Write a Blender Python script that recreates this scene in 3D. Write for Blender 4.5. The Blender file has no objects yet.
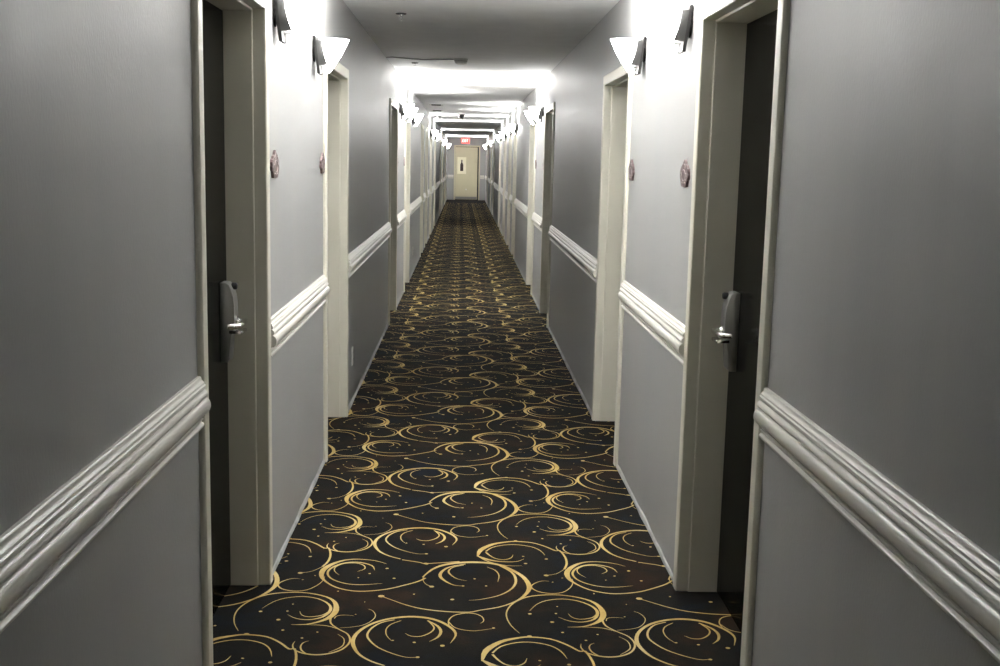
# Hotel corridor looking down a long run of recessed doors, lit by wall sconces.
import bpy, bmesh, math, random
import numpy as np
from mathutils import Vector, Matrix
random.seed(7)
S = bpy.context.scene
COL = S.collection
PI = math.pi
EXPOSURE = 1.75
STROKES = [
[[-0.1359,4.1857,0.0051],[-0.1001,4.2724,0.0104],[-0.0489,4.3273,0.0171],[0.0302,4.354,0.0186],[0.1099,4.3526,0.0173],[0.1682,4.3263,0.0159],[0.2179,4.267,0.0157],[0.2566,4.1931,0.0167],[0.2727,4.1023,0.0189],[0.2573,4.0273,0.0136],[0.2169,3.9543,0.0091],[0.1545,3.8985,0.0072],[0.0822,3.8664,0.0059],[0.0418,3.8474,0.0065],[-0.0409,3.8515,0.0065],[-0.1244,3.8736,0.0059],[-0.1854,3.9088,0.0048],[-0.2359,3.951,0.0036],[-0.2809,3.9895,0.0042]],
[[-0.098,4.0891,0.0037],[-0.1207,4.1138,0.0025],[-0.1337,4.1596,0.0025],[-0.1271,4.207,0.0038],[-0.1091,4.2486,0.0052]],
[[0.0207,4.099,0.0025],[-0.0138,4.1065,0.005],[-0.0459,4.1448,0.0089],[-0.0679,4.1964,0.0128],[-0.0619,4.2499,0.0117],[-0.0321,4.3,0.0092],[0.0302,4.3352,0.0053]],
[[0.0365,4.1505,0.0013],[-0.0017,4.172,0.0038],[-0.0278,4.2151,0.0064],[-0.0361,4.2561,0.0071],[-0.019,4.2967,0.0059],[0.0236,4.3238,0.004]],
[[0.1156,4.3043,0.0026],[0.1475,4.2686,0.0046],[0.1608,4.2116,0.0045],[0.1538,4.1451,0.0013]],
[[0.1545,4.3352,0.0053],[0.2108,4.2523,0.0091],[0.2247,4.1695,0.0102],[0.2141,4.1008,0.0088],[0.1868,4.0452,0.0068],[0.1453,4.0002,0.0055],[0.0835,3.9668,0.0037],[0.0422,3.9579,0.0012]],
[[0.3535,4.1557,0.0013],[0.325,4.1584,0.0032],[0.2946,4.1318,0.0051],[0.2797,4.0941,0.0063],[0.3022,4.0514,0.0056],[0.3505,4.0314,0.005],[0.395,4.044,0.0044],[0.4272,4.0896,0.0038],[0.4428,4.1409,0.0032],[0.4443,4.1843,0.0013]],
[[0.2154,3.6684,0.0017],[0.1896,3.7303,0.0035],[0.1761,3.8017,0.0047],[0.1803,3.8687,0.0054],[0.2071,3.9384,0.0067],[0.2587,3.9951,0.0074],[0.3309,4.0178,0.0068],[0.4048,4.0132,0.0062],[0.4753,3.9781,0.0086],[0.5123,3.9271,0.0146],[0.5247,3.8541,0.0215],[0.5117,3.7946,0.02],[0.4807,3.755,0.0117],[0.4373,3.7285,0.0064],[0.385,3.7246,0.0017]],
[[0.2604,3.863,0.0012],[0.2879,3.9217,0.003],[0.327,3.9617,0.0043],[0.3895,3.9791,0.0049],[0.4488,3.9584,0.0055],[0.4922,3.9096,0.0085],[0.505,3.8536,0.012],[0.4852,3.794,0.0094],[0.4414,3.7685,0.0058],[0.3956,3.7776,0.0041],[0.3603,3.8103,0.0012]],
[[0.3984,3.8407,0.0012],[0.4102,3.8085,0.003],[0.4381,3.793,0.0041],[0.4809,3.8086,0.0053],[0.5041,3.8461,0.0072]],
[[0.5137,3.7874,0.0082],[0.5205,3.7374,0.0058],[0.5534,3.6891,0.0052],[0.5878,3.6487,0.0057],[0.6004,3.5889,0.0067],[0.5818,3.5304,0.0072],[0.5441,3.4969,0.0077],[0.4992,3.4861,0.0082],[0.4571,3.4978,0.0076],[0.427,3.5224,0.006],[0.4153,3.558,0.0044],[0.4184,3.588,0.0011]],
[[0.437,3.7257,0.0023],[0.5055,3.7187,0.004],[0.5534,3.6891,0.004]],
[[0.4653,3.4979,0.0044],[0.4489,3.5216,0.0055],[0.4425,3.5534,0.005],[0.4486,3.5795,0.0033],[0.4635,3.5929,0.0011]],
[[0.5397,3.5043,0.0016],[0.5722,3.5404,0.0044],[0.5822,3.5716,0.0039],[0.5773,3.6149,0.0028],[0.5536,3.648,0.0011]],
[[0.0797,4.4242,0.0061],[0.0943,4.5037,0.022],[0.144,4.5727,0.0181],[0.2008,4.6037,0.0119],[0.2434,4.6136,0.0092],[0.3129,4.5991,0.0077],[0.3658,4.5532,0.0077],[0.4037,4.5036,0.0076],[0.4225,4.5042,0.0076],[0.4384,4.4256,0.0082],[0.4377,4.349,0.0087],[0.4231,4.2891,0.0086]],
[[0.0798,4.43,0.0081],[0.1129,4.3962,0.0148],[0.1525,4.3726,0.0094],[0.2057,4.3647,0.006],[0.2428,4.3734,0.004],[0.2676,4.4009,0.0013]],
[[0.1143,4.4744,0.0082],[0.1305,4.4355,0.0068],[0.1533,4.4013,0.0054],[0.1865,4.3889,0.0054],[0.2155,4.4109,0.0047],[0.2259,4.4483,0.0014]],
[[0.1145,4.4843,0.0068],[0.1431,4.5357,0.0055],[0.1996,4.5683,0.0049],[0.2554,4.5701,0.0049],[0.3097,4.5452,0.0049],[0.3416,4.5016,0.0048],[0.357,4.4465,0.0014]],
[[0.0864,4.4185,0.0067],[0.1256,4.3623,0.0067],[0.1908,4.3229,0.0053],[0.2569,4.3212,0.0013]],
[[0.347,4.2183,0.0032],[0.3874,4.2373,0.0026],[0.4231,4.2891,0.0026]],
[[0.6721,4.3281,0.002],[0.6232,4.3624,0.0047],[0.5579,4.3775,0.0067],[0.5028,4.3645,0.0108],[0.4582,4.3181,0.0186],[0.4307,4.255,0.0223],[0.4318,4.1874,0.0168],[0.4535,4.1326,0.0089],[0.4981,4.0747,0.0069],[0.5568,4.0415,0.0069],[0.6123,4.0364,0.0069],[0.6897,4.0581,0.0069],[0.7516,4.0981,0.007],[0.8032,4.1386,0.0071],[0.8333,4.1775,0.0078]],
[[0.6306,4.2571,0.0013],[0.6159,4.3061,0.006],[0.5669,4.34,0.0074],[0.5132,4.3365,0.0087],[0.4707,4.2963,0.0093],[0.451,4.2412,0.0091],[0.4614,4.1812,0.0071],[0.4981,4.1338,0.0057],[0.5519,4.1047,0.0051],[0.6087,4.1028,0.0044],[0.6711,4.118,0.0013]],
[[0.5651,4.2408,0.0013],[0.5901,4.2687,0.004],[0.5842,4.307,0.0047],[0.5527,4.3321,0.0047],[0.5056,4.3269,0.0047],[0.4753,4.2891,0.0046],[0.4753,4.2437,0.0039],[0.4988,4.1998,0.0013]],
[[-0.0209,3.5835,0.0017],[-0.0038,3.6435,0.0067],[-0.011,3.6912,0.0102],[-0.039,3.7395,0.0115],[-0.0803,3.7801,0.0127],[-0.1333,3.8006,0.014],[-0.1914,3.7993,0.0128],[-0.2535,3.7733,0.0115],[-0.3018,3.7296,0.0114],[-0.336,3.6679,0.0123],[-0.3474,3.6007,0.0143],[-0.3359,3.5387,0.0119],[-0.3127,3.4863,0.0085],[-0.2725,3.4405,0.0069],[-0.2281,3.4101,0.0063]],
[[-0.2254,4.3763,0.006],[-0.1578,4.3499,0.0059],[-0.1294,4.3358,0.0053],[-0.0537,4.3493,0.006],[0.0059,4.3624,0.008]],
[[-0.0919,3.5952,0.0011],[-0.0651,3.6289,0.0078],[-0.0544,3.6765,0.0102],[-0.0674,3.7248,0.0091],[-0.1032,3.7695,0.0058]],
[[-0.1256,3.4736,0.0027],[-0.163,3.473,0.0032],[-0.213,3.5031,0.0043],[-0.2594,3.5465,0.0054],[-0.2898,3.5979,0.0066],[-0.3031,3.6442,0.0072],[-0.2936,3.699,0.0073],[-0.2633,3.7488,0.0063],[-0.2189,3.7741,0.0046]],
[[-0.1754,3.6603,0.0011],[-0.1547,3.6378,0.0039],[-0.1212,3.6371,0.005],[-0.0897,3.6689,0.0056],[-0.0784,3.7106,0.0057],[-0.0971,3.7596,0.0046]],
[[-0.2181,3.5993,0.0011],[-0.2377,3.6428,0.0033],[-0.2423,3.6932,0.004],[-0.228,3.7354,0.004],[-0.1955,3.7674,0.0029]],
[[-0.0274,3.7327,0.004],[-0.0292,3.7725,0.0046],[-0.011,3.8166,0.0047],[0.03,3.8382,0.0047],[0.0653,3.8331,0.0047],[0.0885,3.8071,0.0041],[0.0937,3.7709,0.0035],[0.0819,3.7492,0.0012]],
[[-0.0278,3.7582,0.004],[-0.0101,3.7162,0.004],[0.0186,3.6945,0.0034],[0.064,3.6858,0.0028],[0.127,3.7079,0.0017]],
[[-0.4013,3.7009,0.0017],[-0.3625,3.7087,0.0023],[-0.3243,3.7263,0.0028],[-0.2988,3.7623,0.0029],[-0.2878,3.8059,0.0029],[-0.3001,3.85,0.0023],[-0.3193,3.8691,0.0012]],
[[0.5275,3.7805,0.0035],[0.5332,3.8024,0.003],[0.558,3.8118,0.0024],[0.5927,3.8067,0.0012]]]
DOTS = [[0.0652,4.1738,0.0047],[0.1086,4.1013,0.0047],[0.0207,4.099,0.0057],[-0.0185,3.9643,0.0075],[-0.098,4.0891,0.0093],[-0.2809,3.9895,0.012],[-0.047,3.5635,0.0081],[-0.1413,3.5877,0.0055],[-0.1256,3.4736,0.0066],[-0.2139,3.602,0.0041],[0.1271,3.7107,0.0052],[0.2601,3.8376,0.0064],[0.3346,3.7661,0.0072],[0.3638,3.6783,0.0052],[0.4379,3.6149,0.0046],[0.3541,3.8427,0.0044],[0.364,3.9065,0.0035],[0.483,3.6643,0.0038],[0.678,4.2766,0.0066],[0.6144,4.219,0.0048],[0.5744,4.1739,0.0032],[0.7122,4.1707,0.0059],[0.2732,4.3481,0.006],[0.3596,4.4022,0.0067],[0.3464,4.2168,0.0086],[0.4064,4.192,0.0032],[0.3656,4.1474,0.0032],[0.5123,4.0338,0.0036],[0.2436,4.6178,0.0093],[0.3455,4.2183,0.0096],[0.2715,4.3478,0.0066],[0.2677,4.43,0.0039],[-0.1294,4.3358,0.0087],[-0.1248,4.3306,0.0065],[-0.1613,4.0118,0.004],[-0.3367,3.933,0.0025],[-0.3588,3.819,0.0029],[0.2696,3.4561,0.004],[0.361,3.4273,0.0044]]

# ------------------------------------------------------------------ dimensions (metres; x right, y down the corridor)
XL, XR = -0.72, 0.843          # wall planes
CEIL = 2.495
Y0, Y1 = -5.2, 46.1            # corridor ends
HEAD = 2.09                    # door opening height
WALL_T = 0.34
KY = 1130 / 1086
DOORS = [(2.95, 3.90), (5.67, 6.62), (10.50, 11.48), (13.15, 14.14), (17.95, 18.75), (19.95, 20.85),
         (22.45, 23.40), (25.55, 26.50), (31.40, 32.35), (34.45, 35.40), (39.30, 40.25)]
DOORS = [(a * KY, b * KY) for a, b in DOORS]
SIDE_DOORS = {'left': [(3.007 * KY, 3.92 * KY)] + DOORS[1:], 'right': [(2.977 * KY, 3.90 * KY)] + DOORS[1:]}
HEADS = [2.097, 2.05] + [2.09] * 9
LAMPS = {'left': [-3.3, 4.20, 5.26, 11.95, 12.85, 14.55, 22.35, 25.5, 33.0, 40.9, 42.5],
         'right': [-3.3, 4.20, 5.26, 11.95, 12.85, 17.7, 19.75, 22.35, 25.4, 33.0, 40.9, 42.5]}

# ------------------------------------------------------------------ node helpers
def new_mat(name):
    m = bpy.data.materials.new(name); m.use_nodes = True
    nt = m.node_tree; nt.nodes.clear()
    out = nt.nodes.new('ShaderNodeOutputMaterial')
    b = nt.nodes.new('ShaderNodeBsdfPrincipled')
    nt.links.new(b.outputs[0], out.inputs[0])
    return m, nt, b

def paint(name, col, rough=0.45, var=0.06, scale=(3, 3, 3), bump=0.0, bump_scale=60, metallic=0.0, spec=0.5, coat=0.0):
    m, nt, b = new_mat(name)
    tc = nt.nodes.new('ShaderNodeTexCoord'); mp = nt.nodes.new('ShaderNodeMapping')
    mp.inputs['Scale'].default_value = scale
    nt.links.new(tc.outputs['Object'], mp.inputs[0])
    n = nt.nodes.new('ShaderNodeTexNoise'); n.inputs['Scale'].default_value = 1.0; n.inputs['Detail'].default_value = 5
    nt.links.new(mp.outputs[0], n.inputs['Vector'])
    r = nt.nodes.new('ShaderNodeValToRGB')
    r.color_ramp.elements[0].position = 0.3; r.color_ramp.elements[1].position = 0.7
    r.color_ramp.elements[0].color = [c * (1 - var) for c in col] + [1]
    r.color_ramp.elements[1].color = [min(1, c * (1 + var)) for c in col] + [1]
    nt.links.new(n.outputs[0], r.inputs[0]); nt.links.new(r.outputs[0], b.inputs['Base Color'])
    b.inputs['Roughness'].default_value = rough; b.inputs['Metallic'].default_value = metallic
    b.inputs['Specular IOR Level'].default_value = spec
    if coat: b.inputs['Coat Weight'].default_value = coat
    if bump:
        n2 = nt.nodes.new('ShaderNodeTexNoise'); n2.inputs['Scale'].default_value = bump_scale; n2.inputs['Detail'].default_value = 4
        nt.links.new(tc.outputs['Object'], n2.inputs['Vector'])
        bp = nt.nodes.new('ShaderNodeBump'); bp.inputs['Strength'].default_value = bump; bp.inputs['Distance'].default_value = 0.004
        nt.links.new(n2.outputs[0], bp.inputs['Height']); nt.links.new(bp.outputs[0], b.inputs['Normal'])
    return m

def glow(name, col, strength):
    m, nt, b = new_mat(name)
    b.inputs['Base Color'].default_value = (*col, 1)
    b.inputs['Emission Color'].default_value = (*col, 1)
    b.inputs['Emission Strength'].default_value = strength
    b.inputs['Roughness'].default_value = 0.3
    return m

def wall_material():
    m, nt, b = new_mat('grey_wall_paint')
    tc = nt.nodes.new('ShaderNodeTexCoord'); mp = nt.nodes.new('ShaderNodeMapping')
    mp.inputs['Scale'].default_value = (3.2, 3.2, 0.18)          # tall vertical roller streaks, their sheen put into the colour too
    nt.links.new(tc.outputs['Object'], mp.inputs[0])
    n = nt.nodes.new('ShaderNodeTexNoise'); n.inputs['Scale'].default_value = 1.6; n.inputs['Detail'].default_value = 6
    nt.links.new(mp.outputs[0], n.inputs['Vector'])
    r = nt.nodes.new('ShaderNodeValToRGB')
    r.color_ramp.elements[0].position = 0.3; r.color_ramp.elements[1].position = 0.72
    r.color_ramp.elements[0].color = (*WALL_A, 1); r.color_ramp.elements[1].color = (*WALL_B, 1)
    nt.links.new(n.outputs[0], r.inputs[0]); nt.links.new(r.outputs[0], b.inputs['Base Color'])
    b.inputs['Specular IOR Level'].default_value = 0.30
    rr = nt.nodes.new('ShaderNodeMapRange'); rr.inputs['To Min'].default_value = 0.34; rr.inputs['To Max'].default_value = 0.52
    nt.links.new(n.outputs[0], rr.inputs[0]); nt.links.new(rr.outputs[0], b.inputs['Roughness'])
    n2 = nt.nodes.new('ShaderNodeTexNoise'); n2.inputs['Scale'].default_value = 140; n2.inputs['Detail'].default_value = 3
    mp2 = nt.nodes.new('ShaderNodeMapping'); mp2.inputs['Scale'].default_value = (1, 1, 0.5)
    nt.links.new(tc.outputs['Object'], mp2.inputs[0]); nt.links.new(mp2.outputs[0], n2.inputs['Vector'])
    bp = nt.nodes.new('ShaderNodeBump'); bp.inputs['Strength'].default_value = 0.22; bp.inputs['Distance'].default_value = 0.003
    nt.links.new(n2.outputs[0], bp.inputs['Height']); nt.links.new(bp.outputs[0], b.inputs['Normal'])
    return m

def carpet_material():
    m, nt, b = new_mat('dark_carpet_pile')
    tc = nt.nodes.new('ShaderNodeTexCoord')
    n = nt.nodes.new('ShaderNodeTexNoise'); n.inputs['Scale'].default_value = 3.4; n.inputs['Detail'].default_value = 5; n.inputs['Roughness'].default_value = 0.6
    nt.links.new(tc.outputs['Object'], n.inputs['Vector'])
    r = nt.nodes.new('ShaderNodeValToRGB'); e = r.color_ramp.elements
    e[0].position = 0.30; e[0].color = (0.007, 0.010, 0.016, 1)
    e[1].position = 0.43; e[1].color = (0.008, 0.008, 0.008, 1)
    x = e.new(0.54); x.color = (0.011, 0.0095, 0.008, 1)
    x = e.new(0.64); x.color = (0.021, 0.012, 0.008, 1)
    x = e.new(0.74); x.color = (0.022, 0.012, 0.010, 1)
    nt.links.new(n.outputs[0], r.inputs[0])
    f = nt.nodes.new('ShaderNodeTexNoise'); f.inputs['Scale'].default_value = 260; f.inputs['Detail'].default_value = 2
    nt.links.new(tc.outputs['Object'], f.inputs['Vector'])
    mx = nt.nodes.new('ShaderNodeMix'); mx.data_type = 'RGBA'; mx.blend_type = 'MULTIPLY'; mx.inputs[0].default_value = 0.6
    fr = nt.nodes.new('ShaderNodeValToRGB'); fr.color_ramp.elements[0].color = (.45, .45, .45, 1); fr.color_ramp.elements[1].color = (1.5, 1.5, 1.5, 1)
    fr.color_ramp.elements[0].position = .3; fr.color_ramp.elements[1].position = .7
    nt.links.new(f.outputs[0], fr.inputs[0])
    nt.links.new(r.outputs[0], mx.inputs[6]); nt.links.new(fr.outputs[0], mx.inputs[7])
    nt.links.new(mx.outputs[2], b.inputs['Base Color'])
    b.inputs['Roughness'].default_value = 1.0; b.inputs['Specular IOR Level'].default_value = 0.1
    bp = nt.nodes.new('ShaderNodeBump'); bp.inputs['Strength'].default_value = 0.5; bp.inputs['Distance'].default_value = 0.003
    nt.links.new(f.outputs[0], bp.inputs['Height']); nt.links.new(bp.outputs[0], b.inputs['Normal'])
    return m

def gold_material():
    m, nt, b = new_mat('gold_carpet_yarn')
    tc = nt.nodes.new('ShaderNodeTexCoord')
    n = nt.nodes.new('ShaderNodeTexNoise'); n.inputs['Scale'].default_value = 4; n.inputs['Detail'].default_value = 6; n.inputs['Roughness'].default_value = .7
    nt.links.new(tc.outputs['Object'], n.inputs['Vector'])
    r = nt.nodes.new('ShaderNodeValToRGB'); e = r.color_ramp.elements
    e[0].position = .32; e[0].color = (0.40, 0.265, 0.085, 1)
    e[1].position = .50; e[1].color = (0.52, 0.38, 0.14, 1)
    x = e.new(.68); x.color = (0.60, 0.48, 0.24, 1)
    nt.links.new(n.outputs[0], r.inputs[0]); nt.links.new(r.outputs[0], b.inputs['Base Color'])
    b.inputs['Roughness'].default_value = 1.0; b.inputs['Specular IOR Level'].default_value = 0.1
    return m

WALL_A = (0.325, 0.328, 0.330); WALL_B = (0.377, 0.375, 0.368)
M = {
    'wall': wall_material(),
    'ceiling': paint('white_ceiling_paint', (0.90, 0.905, 0.90), 0.8, 0.03, (6, 6, 6), 0.25, 90),
    'trim': paint('off_white_gloss_trim', (0.63, 0.61, 0.56), 0.30, 0.03, (2, 2, 2), 0.08, 30),
    'jamb': paint('beige_frame_enamel', (0.66, 0.635, 0.54), 0.38, 0.04, (2, 2, 2), 0.06, 40),
    'leaf': paint('dark_brown_door_stain', (0.0075, 0.0072, 0.0058), 0.17, 0.25, (30, 30, 1.5), 0.05, 60, spec=0.035),
    'cream_leaf': paint('cream_door_paint', (0.60, 0.55, 0.38), 0.5, 0.03),
    'steel': paint('brushed_steel', (0.33, 0.325, 0.31), 0.42, 0.08, (60, 60, 4), metallic=0.85),
    'chrome': paint('polished_chrome', (0.72, 0.71, 0.69), 0.14, 0.02, metallic=1.0),
    'black': paint('black_plastic', (0.018, 0.018, 0.018), 0.45, 0.1),
    'bronze': paint('dark_bronze_metal', (0.022, 0.021, 0.020), 0.5, 0.15, (20, 20, 20), metallic=0.5),
    'holder': paint('grey_metal_holder', (0.05, 0.049, 0.048), 0.5, 0.1, (20, 20, 20), metallic=0.4),
    'shade': glow('lit_frosted_glass', (1.0, 0.99, 0.965), 14.0),
    'bulb': glow('lit_bulb', (1.0, 0.93, 0.82), 20),
    'plaque': paint('mottled_plum_plaque', (0.125, 0.080, 0.080), 0.5, 0.4, (90, 90, 90), 0.3, 120),
    'relief': paint('worn_silver_relief', (0.36, 0.31, 0.30), 0.45, 0.2, (60, 60, 60), metallic=0.4),
    'white_plastic': paint('white_plastic', (0.74, 0.73, 0.69), 0.4, 0.02),
    'slot': paint('dark_slot', (0.03, 0.03, 0.03), 0.6, 0.05),
    'paper': paint('cream_poster_paper', (0.88, 0.84, 0.66), 0.7, 0.03),
    'wine': paint('dark_bottle_ink', (0.045, 0.028, 0.024), 0.6, 0.2),
    'red_glow': glow('red_lit_sign_face', (1.0, 0.035, 0.03), 1.5),
    'letter_glow': glow('pink_lit_letters', (1.0, 0.40, 0.36), 1.7),
    'bead': paint('dusty_grey_caulk', (0.36, 0.36, 0.355), 0.7, 0.3, (8, 8, 8)),
    'wire': paint('grey_cable_sheath', (0.36, 0.36, 0.35), 0.6, 0.05),
    'carpet': carpet_material(), 'gold': gold_material(),
}

# ------------------------------------------------------------------ object helpers
def link(name, me, mat=None, parent=None):
    o = bpy.data.objects.new(name, me); COL.objects.link(o)
    if mat is not None and me is not None and not me.materials: me.materials.append(mat)
    if parent: o.parent = parent
    return o

def mesh_obj(name, bm, mat, parent=None, smooth=None):
    me = bpy.data.meshes.new(name); bmesh.ops.recalc_face_normals(bm, faces=bm.faces[:]); bm.to_mesh(me); bm.free()
    if smooth is not None:
        me.polygons.foreach_set('use_smooth', [True] * len(me.polygons)); me.set_sharp_from_angle(angle=math.radians(smooth))
    return link(name, me, mat, parent)

def tag(o, label, cat, group=None, kind=None):
    o['label'] = label; o['category'] = cat
    if group: o['group'] = group
    if kind: o['kind'] = kind
    return o

def empty(name, loc, rz=0):
    o = bpy.data.objects.new(name, None); COL.objects.link(o); o.empty_display_size = 0.1
    o.location = loc; o.rotation_euler = (0, 0, rz); return o

def copy_tree(o, parent=None):
    c = o.copy(); COL.objects.link(c); c.parent = parent
    for ch in o.children: copy_tree(ch, c)
    return c

def box(bm, x0, x1, y0, y1, z0, z1, bev=0):
    vs = [bm.verts.new((x, y, z)) for x in (x0, x1) for y in (y0, y1) for z in (z0, z1)]
    fs = [(0, 1, 3, 2), (4, 6, 7, 5), (0, 4, 5, 1), (2, 3, 7, 6), (0, 2, 6, 4), (1, 5, 7, 3)]
    faces = [bm.faces.new([vs[i] for i in f]) for f in fs]
    if bev:
        es = list({e for f in faces for e in f.edges})
        bmesh.ops.bevel(bm, geom=es, offset=bev, segments=2, affect='EDGES', profile=0.5)

def prism(bm, poly, axis, a0, a1):
    """poly: 2-D outline, extruded along axis ('x','y','z') from a0 to a1."""
    def P(p, a):
        return {'x': (a, p[0], p[1]), 'y': (p[0], a, p[1]), 'z': (p[0], p[1], a)}[axis]
    v0 = [bm.verts.new(P(p, a0)) for p in poly]; v1 = [bm.verts.new(P(p, a1)) for p in poly]
    n = len(poly)
    bm.faces.new(v0); bm.faces.new(v1[::-1])
    for i in range(n): bm.faces.new((v0[i], v0[(i + 1) % n], v1[(i + 1) % n], v1[i]))

def lathe(bm, prof, c=(0, 0, 0), n=28, axis='z'):
    rings = []
    for r, h in prof:
        ring = []
        for k in range(n):
            a = 2 * PI * k / n; u, v = r * math.cos(a), r * math.sin(a)
            p = (u, v, h) if axis == 'z' else ((h, u, v) if axis == 'x' else (u, h, v))
            ring.append(bm.verts.new((p[0] + c[0], p[1] + c[1], p[2] + c[2])))
        rings.append(ring)
    for a, b in zip(rings, rings[1:]):
        for k in range(n): bm.faces.new((a[k], a[(k + 1) % n], b[(k + 1) % n], b[k]))
    bm.faces.new(rings[0][::-1]); bm.faces.new(rings[-1])

def tube(bm, pts, r, n=12):
    pts = [Vector(p) for p in pts]; rings = []; up = Vector((0.13, 0.2, 1)).normalized()
    for i, p in enumerate(pts):
        t = (pts[min(i + 1, len(pts) - 1)] - pts[max(i - 1, 0)]).normalized()
        a = t.cross(up).normalized(); b = t.cross(a)
        rr = r[i] if isinstance(r, (list, tuple)) else r
        rings.append([bm.verts.new(p + rr * (math.cos(2 * PI * k / n) * a + math.sin(2 * PI * k / n) * b)) for k in range(n)])
    for a, b in zip(rings, rings[1:]):
        for k in range(n): bm.faces.new((a[k], a[(k + 1) % n], b[(k + 1) % n], b[k]))
    bm.faces.new(rings[0][::-1]); bm.faces.new(rings[-1])

ORD = ['first', 'second', 'third', 'fourth', 'fifth', 'sixth', 'seventh', 'eighth', 'ninth', 'tenth', 'eleventh', 'twelfth', 'thirteenth']

# ------------------------------------------------------------------ walls, ceiling
def side_wall(name, side, xin, sgn, label):
    bm = bmesh.new(); a, b = sorted((xin, xin + sgn * WALL_T))
    y = Y0
    for k, (d0, d1) in enumerate(SIDE_DOORS[side]):
        box(bm, a, b, y, d0 - .012, -.05, CEIL)
        box(bm, a, b, d0 - .012, d1 + .012, HEADS[k] + .012, CEIL)
        y = d1 + .012
    box(bm, a, b, y, Y1 + .3, -.05, CEIL)
    bmesh.ops.remove_doubles(bm, verts=bm.verts[:], dist=1e-5)
    o = mesh_obj(name, bm, M['wall']); tag(o, label, 'wall', kind='structure')
side_wall('wall_left', 'left', XL, -1, 'long grey painted left-hand corridor wall with dark recessed doors')
side_wall('wall_right', 'right', XR, 1, 'long grey painted right-hand corridor wall with dark recessed doors')

ED0, ED1, EDH = -0.385, 0.555, 2.13      # end-door opening
bm = bmesh.new()
box(bm, XL - .3, ED0, Y1, Y1 + .2, -.05, CEIL); box(bm, ED1, XR + .3, Y1, Y1 + .2, -.05, CEIL); box(bm, ED0, ED1, Y1, Y1 + .2, EDH, CEIL)
tag(mesh_obj('wall_end', bm, M['wall']), 'short grey wall closing the far end around the cream door', 'wall', kind='structure')
bm = bmesh.new(); box(bm, XL - .3, XR + .3, Y0 - .2, Y0, -.05, CEIL)
tag(mesh_obj('wall_back', bm, M['wall']), 'grey wall closing the near end of the corridor', 'wall', kind='structure')
bm = bmesh.new(); box(bm, XL - .4, XR + .4, Y0 - .2, Y1 + .5, CEIL, CEIL + .15)
tag(mesh_obj('ceiling', bm, M['ceiling']), 'low white painted ceiling running the length of the corridor', 'ceiling', kind='structure')

# thin caulk bead where each wall meets the carpet
for nm, xin, sg, side in (('baseboard_left', XL, 1, 'left-hand'), ('baseboard_right', XR, -1, 'right-hand')):
    bm = bmesh.new(); y = Y0
    for d0, d1 in SIDE_DOORS[side[:-5]] + [(Y1, Y1)]:
        y1 = d0 - (.07 if d0 < Y1 else 0)
        n = max(2, int((y1 - y) / .12)); rows = []
        for k in range(n + 1):
            yy = y + (y1 - y) * k / n; w = .007 + .004 * random.random(); h = .014 + .010 * random.random() ** 2
            rows.append([bm.verts.new(p) for p in ((xin, yy, h), (xin + sg * w * .6, yy, h * .75), (xin + sg * w, yy, 0))])
        for r0, r1 in zip(rows, rows[1:]):
            for j in (0, 1): bm.faces.new((r0[j], r0[j + 1], r1[j + 1], r1[j]))
        y = d1 + .07
    tag(mesh_obj(nm, bm, M['bead']), f'thin uneven pale bead along the foot of the {side} wall', 'baseboard', kind='structure')

# ------------------------------------------------------------------ carpet: slab plus woven gold scrolls in one mesh
TX, TY = .957, .975
def smooth_pts(p):
    p = np.array(p); n = len(p); out = []
    for i in range(n - 1):
        p0, p1, p2, p3 = p[max(i - 1, 0)], p[i], p[i + 1], p[min(i + 2, n - 1)]
        for k in range(3):
            t = k / 3
            out.append(.5 * ((2 * p1) + (-p0 + p2) * t + (2 * p0 - 5 * p1 + 4 * p2 - p3) * t * t + (-p0 + 3 * p1 - 3 * p2 + p3) * t ** 3))
    out.append(p[-1]); return np.array(out)
def tile_geometry():
    V, F = [], []
    for s in STROKES:
        q = smooth_pts(s); t = np.gradient(q[:, :2], axis=0); t /= np.linalg.norm(t, axis=1)[:, None] + 1e-9
        nrm = np.stack([-t[:, 1], t[:, 0]], 1); w = np.maximum(q[:, 2], .0014)[:, None] * .5
        b = len(V); m = len(q)
        for l, r in zip(q[:, :2] + nrm * w, q[:, :2] - nrm * w): V += [l, r]
        for i in range(m - 1): F.append((b + 2 * i, b + 2 * i + 1, b + 2 * i + 3, b + 2 * i + 2))
    for x, y, r in DOTS:
        b = len(V); k = 10
        for i in range(k): V.append((x + r * math.cos(2 * PI * i / k), y + .92 * r * math.sin(2 * PI * i / k)))
        for i in range(1, k // 2): F.append((b + i - 1 if i > 1 else b, b + i, b + k - 1 - i, b + k - i if i > 1 else b + k - 1))
    return np.array(V), np.array(F)
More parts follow.
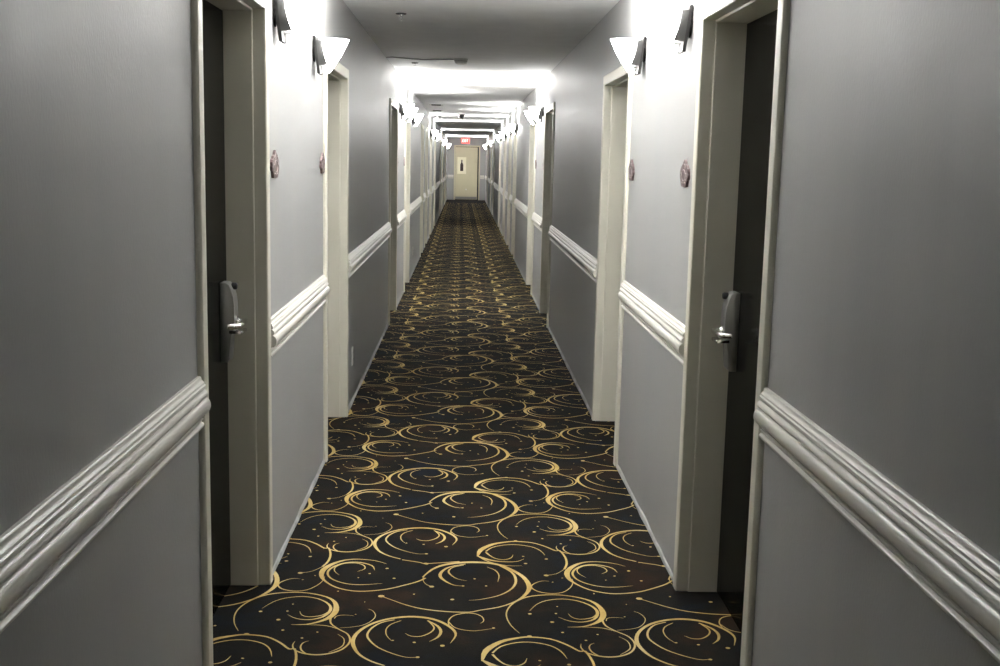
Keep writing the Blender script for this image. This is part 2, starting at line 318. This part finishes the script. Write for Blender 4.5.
def carpet():
    V, F = tile_geometry()
    cen = V[F].mean(1)
    vs, fs, mi = [], [], []; base = 0
    x0, x1 = XL - .155, XR + .15
    for j in range(int((Y0 - 4) / TY) - 1, int((Y1 - 3) / TY) + 1):
        for i in range(-2, 3):
            off = np.array([i * TX - .004 * j, j * TY]); c = cen + off
            keep = (c[:, 0] > x0) & (c[:, 0] < x1) & (c[:, 1] > Y0 + .02) & (c[:, 1] < Y1 - 3.2)
            inside = (c[:, 0] > XL - .02) & (c[:, 0] < XR + .02)
            for d0, d1 in DOORS: inside |= (c[:, 1] > d0 - .03) & (c[:, 1] < d1 + .03)
            keep &= inside
            if not keep.any(): continue
            f = F[keep]; u, inv = np.unique(f, return_inverse=True)
            vv = V[u] + off; vs.append(np.column_stack([vv, np.full(len(vv), .0012)])); fs.append(inv.reshape(-1, 4) + base); base += len(u)
    vs = np.vstack(vs); fs = np.vstack(fs)
    slab = np.array([(x, y, z) for x in (XL - .35, XR + .35) for y in (Y0 - .2, Y1 + .3) for z in (-.05, 0)])
    sf = np.array([(0, 1, 3, 2), (4, 6, 7, 5), (0, 4, 5, 1), (2, 3, 7, 6), (0, 2, 6, 4), (1, 5, 7, 3)]) + len(vs)
    allv = np.vstack([vs, slab]); allf = np.vstack([fs, sf])
    me = bpy.data.meshes.new('floor'); me.from_pydata(allv.tolist(), [], allf.tolist())
    me.materials.append(M['carpet']); me.materials.append(M['gold'])
    me.polygons.foreach_set('material_index', [1] * len(fs) + [0] * len(sf))
    # yarn faces look up
    me.update()
    bm = bmesh.new(); bm.from_mesh(me)
    for f in bm.faces:
        if f.material_index == 1 and f.normal.z < 0: f.normal_flip()
    bm.to_mesh(me); bm.free()
    tag(link('floor', me), 'black carpet with gold nested scroll pattern covering the corridor floor', 'carpet', kind='structure')
carpet()

# ------------------------------------------------------------------ chair rails
def arc(c, r, a0, a1, n, sx=1):
    return [(c[0] + sx * r * math.cos(math.radians(a0 + (a1 - a0) * k / n)), c[1] + r * math.sin(math.radians(a0 + (a1 - a0) * k / n))) for k in range(n + 1)]
RAIL = [(0, 1.0), (.007, 1.0), (.010, .997), (.011, .991), (.014, .987), (.018, .984), (.019, .979), (.022, .976), (.0225, .969),
        (.018, .967), (.018, .964), (.022, .962), (.026, .957), (.0275, .951), (.0265, .947), (.022, .945), (.022, .942)]
RAIL += [(.021 + .014 * math.sin(PI * k / 14), .9205 + .0215 * math.cos(PI * k / 14)) for k in range(15)]
RAIL += [(.016, .8975), (.011, .895), (.009, .891), (.0085, .885), (.013, .883), (.0135, .880), (.010, .878), (.009, .872), (.013, .870), (.0165, .8665), (.0165, .862), (.013, .8575), (0, .856)]
def rail_between(xin, sg, y0, y1):
    bm = bmesh.new(); prism(bm, [(xin + sg * p, z) for p, z in RAIL], 'y', y0, y1); return bm
n = 0
for side, xin, sg in (('left', XL, 1), ('right', XR, -1)):
    y = Y0
    for k, (d0, d1) in enumerate(SIDE_DOORS[side] + [(Y1, Y1)]):
        n += 1; y1 = d0 - (.0705 if d0 < Y1 else 0)
        o = mesh_obj(f'trim_{n}', rail_between(xin, sg, y, y1), M['trim'], smooth=28)
        where = 'nearest of all, before the first door' if k == 0 else (f'after the {ORD[k-1]} door' if k < len(DOORS) else 'last one, reaching the far end wall')
        tag(o, f'moulded off-white chair rail on the {side}-hand wall, {where}', 'chair rail', 'moulded chair rails between the doors', 'structure')
        y = d1 + .0705
for x0, x1, w in ((XL + .05, ED0 - .071, 'left'), (ED1 + .071, XR - .05, 'right')):
    n += 1; bm = bmesh.new()
    prism(bm, [(Y1 - p, z) for p, z in RAIL], 'x', x0, x1)
    o = mesh_obj(f'trim_{n}', bm, M['trim'], smooth=28)
    tag(o, f'short chair rail on the far end wall, {w} of the cream door', 'chair rail', 'moulded chair rails between the doors', 'structure')

# ------------------------------------------------------------------ doors
def sweep_frame(prof, y0, y1, head, zb=.003):
    """prof: (u outward from opening edge, v out of the wall); swept up, over and down with mitres; local x = out of wall."""
    bm = bmesh.new(); rows = []
    for u, v in prof:
        rows.append([bm.verts.new(p) for p in ((v, y0 - u, zb), (v, y0 - u, head + u), (v, y1 + u, head + u), (v, y1 + u, zb))])
    m = len(prof)
    for i in range(m):
        a, b = rows[i], rows[(i + 1) % m]
        for k in range(3): bm.faces.new((a[k], a[k + 1], b[k + 1], b[k]))
    bm.faces.new([r[0] for r in rows]); bm.faces.new([r[3] for r in rows][::-1])
    return bm
JAMB = [(.0, -.200), (.0, -.0325), (.0008, -.0305), (.003, -.0292), (.0085, -.0292), (.0118, -.034), (.0118, -.200)]
CASE = [(.0085, -.029), (.0085, .012), (.010, .015), (.013, .0168), (.030, .0172), (.058, .0172), (.064, .0165), (.068, .013), (.070, .009), (.070, .0), (.0119, .0), (.0119, -.029)]

def build_lock(parent, y, depth):
    """keycard lock at local door face x=-depth, body centre y"""
    xf = -depth
    prof = [(0, .145), (.022, .145), (.032, .138), (.040, .120), (.046, .095), (.049, .065), (.050, .020), (.050, -.022), (.040, -.030), (.034, -.04), (.032, -.125), (.026, -.138), (0, -.138)]
    bm = bmesh.new(); prism(bm, [(xf + p, z + 1.012) for p, z in prof], 'y', y - .036, y + .036)
    bmesh.ops.bevel(bm, geom=bm.edges[:], offset=.004, segments=2, affect='EDGES', profile=.5, clamp_overlap=True)
    lk = mesh_obj('lock', bm, M['steel'], parent, 30)
    zc = 1.016
    bm = bmesh.new()
    lathe(bm, [(.022, 0), (.022, .005), (.015, .008), (.011, .012), (.011, .030)], (xf + .049, y, zc), 20, 'x')
    tube(bm, [(xf + .078, y + .012, zc), (xf + .079, y - .02, zc), (xf + .079, y - .07, zc), (xf + .076, y - .105, zc), (xf + .066, y - .122, zc), (xf + .045, y - .126, zc)], [.0105, .0115, .0115, .011, .010, .009], 14)
    mesh_obj('lever', bm, M['chrome'], lk, 40)
    bm = bmesh.new(); box(bm, xf + .030, xf + .080, y - .038, y + .034, zc - .040, zc - .027, .003)
    mesh_obj('card_slot', bm, M['chrome'], lk, 40)
    bm = bmesh.new(); lathe(bm, [(.0125, 0), (.0125, .014), (.010, .018)], (xf + .034, y + .012, zc + .125), 16, 'x')
    mesh_obj('sensor_dome', bm, M['black'], lk, 40)
    return lk

def door(idx, side, xin, sg, d0, d1, depth, k):
    head = HEADS[k]
    r = empty(f'door_{idx}', (xin, d0, 0), 0 if sg > 0 else PI)
    # local frame: x out of the wall; y runs along the corridor (flipped for the right-hand wall)
    def yy(v): return v if sg > 0 else -v
    w = d1 - d0
    a0, a1 = (0, w) if sg > 0 else (-w, 0)
    mesh_obj('jamb', sweep_frame([(u, max(v, -depth - .06)) for u, v in JAMB], a0, a1, head), M['jamb'], r)
    c = mesh_obj('casing', sweep_frame(CASE, a0, a1, head), M['jamb'], r)
    bm = bmesh.new(); box(bm, -depth - .045, -depth, a0 + .003, a1 - .003, .008, head - .003)
    mesh_obj('door_leaf', bm, M['leaf'], r)
    bm = bmesh.new(); box(bm, -depth - .058, -depth - .046, a0, a1, 0.0, head)      # stop strip closing the gap behind the leaf
    mesh_obj('door_stop', bm, M['leaf'], r)
    far = k % 2 == 0                     # neighbouring doors are hung as mirrored pairs
    yl = yy(w - .085 if far else .085)
    lk = build_lock(r, 0, depth); lk.location = (0, yl, 0)
    if (sg > 0) != far: lk.scale = (1, -1, 1)
    for z in (.25, 1.05, 1.85):
        bm = bmesh.new(); lathe(bm, [(.006, 0), (.007, .003), (.007, .097), (.006, .10)], (-depth + .006, yy(.005 if far else w - .005), z - .05), 10)
        mesh_obj('hinge', bm, M['steel'], r, 40)
    tag(r, f'dark door in a beige recessed frame, {ORD[k]} along the {side}-hand wall', 'door', 'recessed guest room doors', 'structure')
    return r
idx = 0
for k in range(len(DOORS)):
    idx += 1; door(idx, 'left', XL, 1, *SIDE_DOORS['left'][k], .130, k)
    idx += 1; door(idx, 'right', XR, -1, *SIDE_DOORS['right'][k], .138, k)

# far end door: cream leaf standing slightly ajar, dark gap at its right edge
idx += 1
r = empty(f'door_{idx}', (0, Y1, 0))
def end_frame(prof):
    bm = bmesh.new(); rows = []
    for u, v in prof:
        rows.append([bm.verts.new(p) for p in ((ED0 - u, -v, .003), (ED0 - u, -v, EDH + u), (ED1 + u, -v, EDH + u), (ED1 + u, -v, .003))])
    m = len(prof)
    for i in range(m):
        a, b = rows[i], rows[(i + 1) % m]
        for k in range(3): bm.faces.new((a[k], a[k + 1], b[k + 1], b[k]))
    bm.faces.new([q[0] for q in rows]); bm.faces.new([q[3] for q in rows][::-1])
    return bm
mesh_obj('casing', end_frame([(.0, -.12), (.0, .016), (.004, .02), (.05, .02), (.055, .016), (.055, 0), (.001, 0), (.001, -.12)]), M['cream_leaf'], r)
bm = bmesh.new(); box(bm, 0, .885, -.022, .022, .02, EDH - .02, .002)
lf = mesh_obj('door_leaf', bm, M['cream_leaf'], r); lf.location = (ED0 + .006, .045, 0); lf.rotation_euler = (0, 0, math.radians(2))
bm = bmesh.new(); lathe(bm, [(.030, 0), (.030, -.008), (.014, -.012), (.014, -.045), (.028, -.05), (.030, -.065), (.022, -.078)], (.44, -.022, .42), 18, 'y')
mesh_obj('door_stop_knob', bm, M['white_plastic'], lf, 40)  # added pale knob standing in for a small reflection low on the leaf
bm = bmesh.new(); box(bm, .012, .872, -.027, -.021, .03, .13); mesh_obj('kick_plate', bm, M['steel'], lf)
bm = bmesh.new(); box(bm, ED0 - .03, ED1 + .03, .16, .19, 0, EDH + .03); mesh_obj('backing', bm, M['black'], r)  # black sheet standing in for the unlit void behind the gap
tag(r, 'cream door in the far end wall, standing slightly ajar', 'door', None, 'structure')

# ------------------------------------------------------------------ wall sconces
def make_sconce():
    r = empty('wall_sconce', (0, 0, 0))
    bm = bmesh.new()
    prism(bm, [(.003, .092), (.015, .092), (.038, -.080), (.024, -.080)], 'y', -.050, .050)
    mesh_obj('back_plate', bm, M['bronze'], r)
    bm = bmesh.new(); lathe(bm, [(.034, 0.001), (.034, .006), (.022, .010), (.022, .018)], (0, 0, .01), 20, 'x')
    mesh_obj('wall_mount', bm, M['bronze'], r, 40)
    bm = bmesh.new()
    prism(bm, [(.0165, .072), (.044, .070), (.048, .040), (.058, -.005), (.072, -.040), (.0315, -.044)], 'y', -.052, .052)
    mesh_obj('holder', bm, M['holder'], r)
    # half-bowl of frosted glass, open at the top, flat at the holder side
    lv = [(-.076, .048, .064, .014), (-.070, .048, .078, .026), (-.046, .074, .094, .038), (-.02, .065, .112, .050), (.02, .054, .137, .057), (.055, .049, .154, .061), (.080, .046, .166, .064)]
    bm = bmesh.new(); rings = []
    for shell in (0, .004):
        for z, xb, xo, w in (lv if shell == 0 else lv[::-1]):
            ring = []
            for k in range(17):
                a = -PI / 2 + PI * k / 16
                ring.append(bm.verts.new((xb + shell + (xo - xb - 2 * shell) * max(math.cos(a), 0) ** .8, (w - shell) * math.sin(a), z + (shell if z < -.06 else 0))))
            rings.append(ring)
    for a, b in zip(rings, rings[1:]):
        for k in range(16): bm.faces.new((a[k], a[k + 1], b[k + 1], b[k]))
    for i in range(len(lv) - 1):      # flat backs, outer and inner
        bm.faces.new((rings[i][16], rings[i][0], rings[i + 1][0], rings[i + 1][16]))
        j = len(lv) + i; bm.faces.new((rings[j][16], rings[j][0], rings[j + 1][0], rings[j + 1][16]))
    bm.faces.new(rings[0]); bm.faces.new(rings[-1][::-1])
    mesh_obj('glass_shade', bm, M['shade'], r, 50)
    bm = bmesh.new(); lathe(bm, [(.006, -.045), (.011, -.03), (.012, -.01), (.010, .002), (.004, .007)], (.085, 0, .0), 14)
    mesh_obj('bulb', bm, M['bulb'], r, 60)
    L = bpy.data.lights.new('sconce_light', 'POINT'); L.energy = LAMP_W; L.color = (1.0, .99, .965); L.shadow_soft_size = .022
    lo = bpy.data.objects.new('sconce_light', L); COL.objects.link(lo); lo.parent = r; lo.location = (.098, 0, .058)
    return r
LAMP_W = 24.0
proto = make_sconce(); first = True
for side, xin, sg in (('left', XL, 1), ('right', XR, -1)):
    for k, y in enumerate(LAMPS[side]):
        o = proto if first else copy_tree(proto); first = False
        o.location = (xin, y * KY, 2.065 if (side, k) == ('left', 2) else 2.10); o.rotation_euler = (0, 0, 0 if sg > 0 else PI)
        tag(o, f'lit frosted-glass sconce on a dark bracket, {ORD[k - 1]} one along the {side}-hand wall' if k else f'lit frosted-glass sconce behind the viewer on the {side}-hand wall', 'wall lamp', 'lit sconces along both corridor walls')

# ------------------------------------------------------------------ ornate room plaques beside the doors
def make_plaque():
    r = empty('room_sign', (0, 0, 0))
    half = [(0, .054), (.013, .047), (.022, .037), (.046, .031), (.056, .022), (.070, .019), (.077, .009), (.074, .0), (.080, -.009), (.074, -.021), (.057, -.027), (.053, -.038), (.047, -.049), (0, -.051)]
    out = half + [(-a, b) for a, b in half[-2:0:-1]]
    bm = bmesh.new(); prism(bm, out, 'x', 0, .010)
    ed = [e for e in bm.edges if all(v.co.x > .009 for v in e.verts)]
    bmesh.ops.bevel(bm, geom=ed, offset=.0025, segments=2, affect='EDGES', profile=.5, clamp_overlap=True)
    mesh_obj('plate', bm, M['plaque'], r)
    bm = bmesh.new()
    for s in (-1, 1):       # scrolls and pale worn relief, nothing legible
        tube(bm, [(.0105, s * (.014 + .022 * t + .010 * math.sin(5 * t)), .030 - .006 * t + .006 * math.cos(6 * t)) for t in [i / 10 for i in range(11)]], .0022, 6)
        tube(bm, [(.0105, s * (.046 + .010 * math.cos(4.5 * t)), -.012 + .014 * math.sin(4.5 * t)) for t in [i / 12 for i in range(13)]], .0020, 6)
        tube(bm, [(.0105, s * (.010 + .026 * t), -.038 + .006 * math.sin(3 * t)) for t in [i / 8 for i in range(9)]], .0020, 6)
    tube(bm, [(.0105, .034 * math.cos(2 * PI * i / 24), -.006 + .021 * math.sin(2 * PI * i / 24)) for i in range(25)], .0018, 6)
    mesh_obj('relief', bm, M['relief'], r, 50)
    return r
pq = make_plaque(); first = True
for side, xin, sg in (('left', XL, 1), ('right', XR, -1)):
    for k, y in enumerate((4.155 * KY, (5.54 if sg > 0 else 5.50) * KY, 11.66 * KY, 12.98 * KY)):
        o = pq if first else copy_tree(pq); first = False
        o.location = (xin, y, 1.567); o.rotation_euler = (0, 0, 0 if sg > 0 else PI)
        tag(o, f'small plum-grey ornate door plaque on the {side}-hand wall beside the {ORD[k]} door', 'plaque', 'ornate plaques beside the doors')

# ------------------------------------------------------------------ wall outlets
def make_outlet():
    r = empty('wall_outlet', (0, 0, 0))
    bm = bmesh.new(); box(bm, .0005, .007, -.036, .036, -.058, .058, .002); mesh_obj('cover_plate', bm, M['white_plastic'], r)
    for z in (-.021, .021):
        bm = bmesh.new(); lathe(bm, [(.016, .006), (.016, .0085), (.014, .009)], (0, 0, z), 20, 'x'); s = mesh_obj('socket', bm, M['white_plastic'], r, 40)
        bm = bmesh.new()
        for d in (-.006, .006): box(bm, .0088, .0094, d - .001, d + .001, z - .001, z + .007)
        lathe(bm, [(.0025, .0088), (.0025, .0094)], (0, 0, z - .007), 8, 'x')
        mesh_obj('slot', bm, M['slot'], s)
    return r
o = make_outlet(); o.location = (XL, 7.06 * KY, .31); tag(o, 'white wall outlet low on the left wall, just past the second door', 'outlet', 'white outlets low on the left wall')
o2 = copy_tree(o); o2.location = (XL, 15.4 * KY, .31); tag(o2, 'small white wall outlet low on the left wall, past the fourth door', 'outlet', 'white outlets low on the left wall')

# ------------------------------------------------------------------ ceiling fittings
def make_sprinkler():
    r = empty('fire_sprinkler', (0, 0, 0))
    bm = bmesh.new(); lathe(bm, [(.050, 0), (.050, -.004), (.044, -.010), (.020, -.012)], n=28); mesh_obj('escutcheon', bm, M['holder'], r, 40)
    bm = bmesh.new(); lathe(bm, [(.011, -.010), (.011, -.026), (.008, -.030)], n=14)
    for s in (-1, 1): tube(bm, [(s * .009, 0, -.026), (s * .014, 0, -.040), (s * .003, 0, -.056)], .0026, 8)
    mesh_obj('nozzle', bm, M['chrome'], r, 40)
    bm = bmesh.new(); lathe(bm, [(.004, -.052), (.004, -.058), (.016, -.059), (.016, -.061)], n=16); mesh_obj('deflector', bm, M['chrome'], r, 40)
    return r
sp = make_sprinkler()
for k, (x, y) in enumerate(((-.414, 7.0), (-.486, 10.5), (-.48, 13.96))):
    o = sp if k == 0 else copy_tree(sp); o.location = (x, y * KY, CEIL)
    o.scale = (.68,) * 3
    tag(o, ('dark-rimmed fire sprinkler on the dim ceiling nearest the viewer', 'fire sprinkler on the ceiling beside the cable, just before the bright band', 'tiny fire sprinkler within the bright ceiling band')[k], 'sprinkler', 'ceiling fire sprinklers')

r = empty('smoke_detector', (-.052, 9.98 * KY, CEIL))
bm = bmesh.new(); lathe(bm, [(.063, 0), (.063, -.016), (.060, -.020), (.054, -.021)], n=32); mesh_obj('base', bm, M['white_plastic'], r, 40)
bm = bmesh.new(); lathe(bm, [(.054, -.020), (.059, -.025), (.057, -.034), (.048, -.044), (.030, -.051), (.004, -.053)], n=32); mesh_obj('cover', bm, M['white_plastic'], r, 50)
bm = bmesh.new(); lathe(bm, [(.055, -.0195), (.0572, -.0205), (.0572, -.0235), (.055, -.0250)], n=32); mesh_obj('vent_ring', bm, M['slot'], r, 40)
tag(r, 'round white smoke detector in the middle of the corridor ceiling', 'smoke detector')
bm = bmesh.new()
tube(bm, [(XL + .002, 9.90, CEIL - .012), (XL + .06, 9.91, CEIL - .006), (-.60, 9.96, CEIL - .006), (-.50, 10.02, CEIL - .007), (-.40, 10.05, CEIL - .009), (-.28, 10.03, CEIL - .006), (-.18, 10.0, CEIL - .006), (-.117, 9.985, CEIL - .006)], .005, 8)
for v in bm.verts: v.co.y += .40
tag(mesh_obj('cable', bm, M['wire'], smooth=50), 'thin grey cable across the ceiling from the left wall to the smoke detector', 'cable')

def make_bar():
    r = empty('ceiling_vent', (0, 0, 0))
    bm = bmesh.new(); box(bm, -.115, .115, -.05, .05, -.016, 0, .003); mesh_obj('housing', bm, M['white_plastic'], r)
    bm = bmesh.new(); box(bm, -.078, .078, -.051, .042, -.0175, -.003); mesh_obj('grille', bm, M['slot'], r)
    return r
b = make_bar(); b.location = (-.49, 18.28 * KY, CEIL); tag(b, 'dark slotted ceiling vent with pale ends, nearer of the two', 'vent', 'slotted ceiling vents')
b2 = copy_tree(b); b2.location = (-.53, 20.4 * KY, CEIL); tag(b2, 'dark slotted ceiling vent with pale ends, farther of the two', 'vent', 'slotted ceiling vents')

def make_dome():
    r = empty('security_camera', (0, 0, 0))
    bm = bmesh.new(); lathe(bm, [(.075, 0), (.075, -.012), (.066, -.024)], n=28); mesh_obj('base', bm, M['holder'], r, 40)
    bm = bmesh.new(); lathe(bm, [(.062, -.022), (.060, -.045), (.048, -.072), (.026, -.088), (.004, -.093)], n=28); mesh_obj('dome', bm, M['black'], r, 60)
    return r
d = make_dome(); d.location = (-.085, 22.0 * KY, CEIL); tag(d, 'dark dome camera hanging from the middle of the ceiling far down the corridor', 'camera', 'dark ceiling domes')
d2 = copy_tree(d); d2.location = (-.57, 22.6 * KY, CEIL); tag(d2, 'dark dome camera on the ceiling close to the left wall, far down the corridor', 'camera', 'dark ceiling domes')

# ------------------------------------------------------------------ exit sign and poster
r = empty('exit_sign', (.0065, Y1, 2.365))
bm = bmesh.new(); box(bm, -.17, .17, -.055, -.001, -.105, .105, .004); mesh_obj('housing', bm, M['white_plastic'], r)
bm = bmesh.new(); box(bm, -.16, .16, -.058, -.054, -.095, .095); f = mesh_obj('sign_face', bm, M['red_glow'], r)
def letters():
    bm = bmesh.new(); h, w, t = .055, .046, .014
    def bar(x0, z0, x1, z1):
        d = Vector((x1 - x0, z1 - z0)).normalized() * 1; nx, nz = -d.y * t / 2, d.x * t / 2
        prism(bm, [(x0 + nx, z0 + nz), (x1 + nx, z1 + nz), (x1 - nx, z1 - nz), (x0 - nx, z0 - nz)], 'y', -.0605, -.0575)
    x = -.125
    bar(x + t / 2, -h, x + t / 2, h)
    for z in (-h + t / 2, 0, h - t / 2): bar(x, z, x + w, z)
    x = -.060; bar(x, -h, x + w + .008, h); bar(x, h, x + w + .008, -h)
    x = .013; bar(x + t / 2, -h, x + t / 2, h)
    x = .048; bar(x, h - t / 2, x + w + .012, h - t / 2); bar(x + w / 2 + .006, -h, x + w / 2 + .006, h)
    return bm
mesh_obj('lettering', letters(), M['letter_glow'], f)
tag(r, 'red lit EXIT sign on the wall above the cream end door', 'exit sign')

r = empty('poster', (-.127, Y1 - .012, 1.377)); r.rotation_euler = (0, 0, math.radians(2))
bm = bmesh.new(); box(bm, -.178, .178, -.004, 0, -.335, .335); mesh_obj('sheet', bm, M['paper'], r)
bm = bmesh.new()
bt = [(.055, -.22), (.062, -.20), (.062, .02), (.050, .07), (.026, .11), (.022, .20), (.026, .205), (.026, .225), (0, .228)]
prism(bm, bt + [(-a, b) for a, b in bt[-2::-1]], 'y', -.0062, -.0038); mesh_obj('bottle_print', bm, M['wine'], r)
tag(r, 'cream poster showing one dark bottle, on the far end door', 'poster')

# ------------------------------------------------------------------ camera and view
def make_camera():
    f, vp, rho = 1130.0, (465.0, 160.0), math.radians(1.0)
    d = Vector((vp[0] - 500, -(vp[1] - 333), -f)).normalized()
    r0 = Vector((math.cos(rho), -math.sin(rho), 0)); r0.z = -(r0.dot(d)) / d.z; x = r0.normalized()
    u = x.cross(d)
    rot = Matrix((x, d, u))                     # rows: world axes seen from the camera
    c = bpy.data.cameras.new('camera'); c.sensor_width = 36; c.lens = f / 1000 * 36; c.sensor_fit = 'HORIZONTAL'; c.clip_start = .05; c.clip_end = 200
    o = bpy.data.objects.new('camera', c); COL.objects.link(o)
    o.matrix_world = Matrix.Translation((0, 0, 1.6)) @ rot.to_4x4()
    S.camera = o
make_camera()
w = bpy.data.worlds.new('world'); S.world = w; w.use_nodes = True
w.node_tree.nodes['Background'].inputs[0].default_value = (.5, .5, .5, 1); w.node_tree.nodes['Background'].inputs[1].default_value = .1
S.view_settings.view_transform = 'Standard'; S.view_settings.look = 'None'; S.view_settings.gamma = 1; S.view_settings.use_curve_mapping = False
S.view_settings.exposure = EXPOSURE
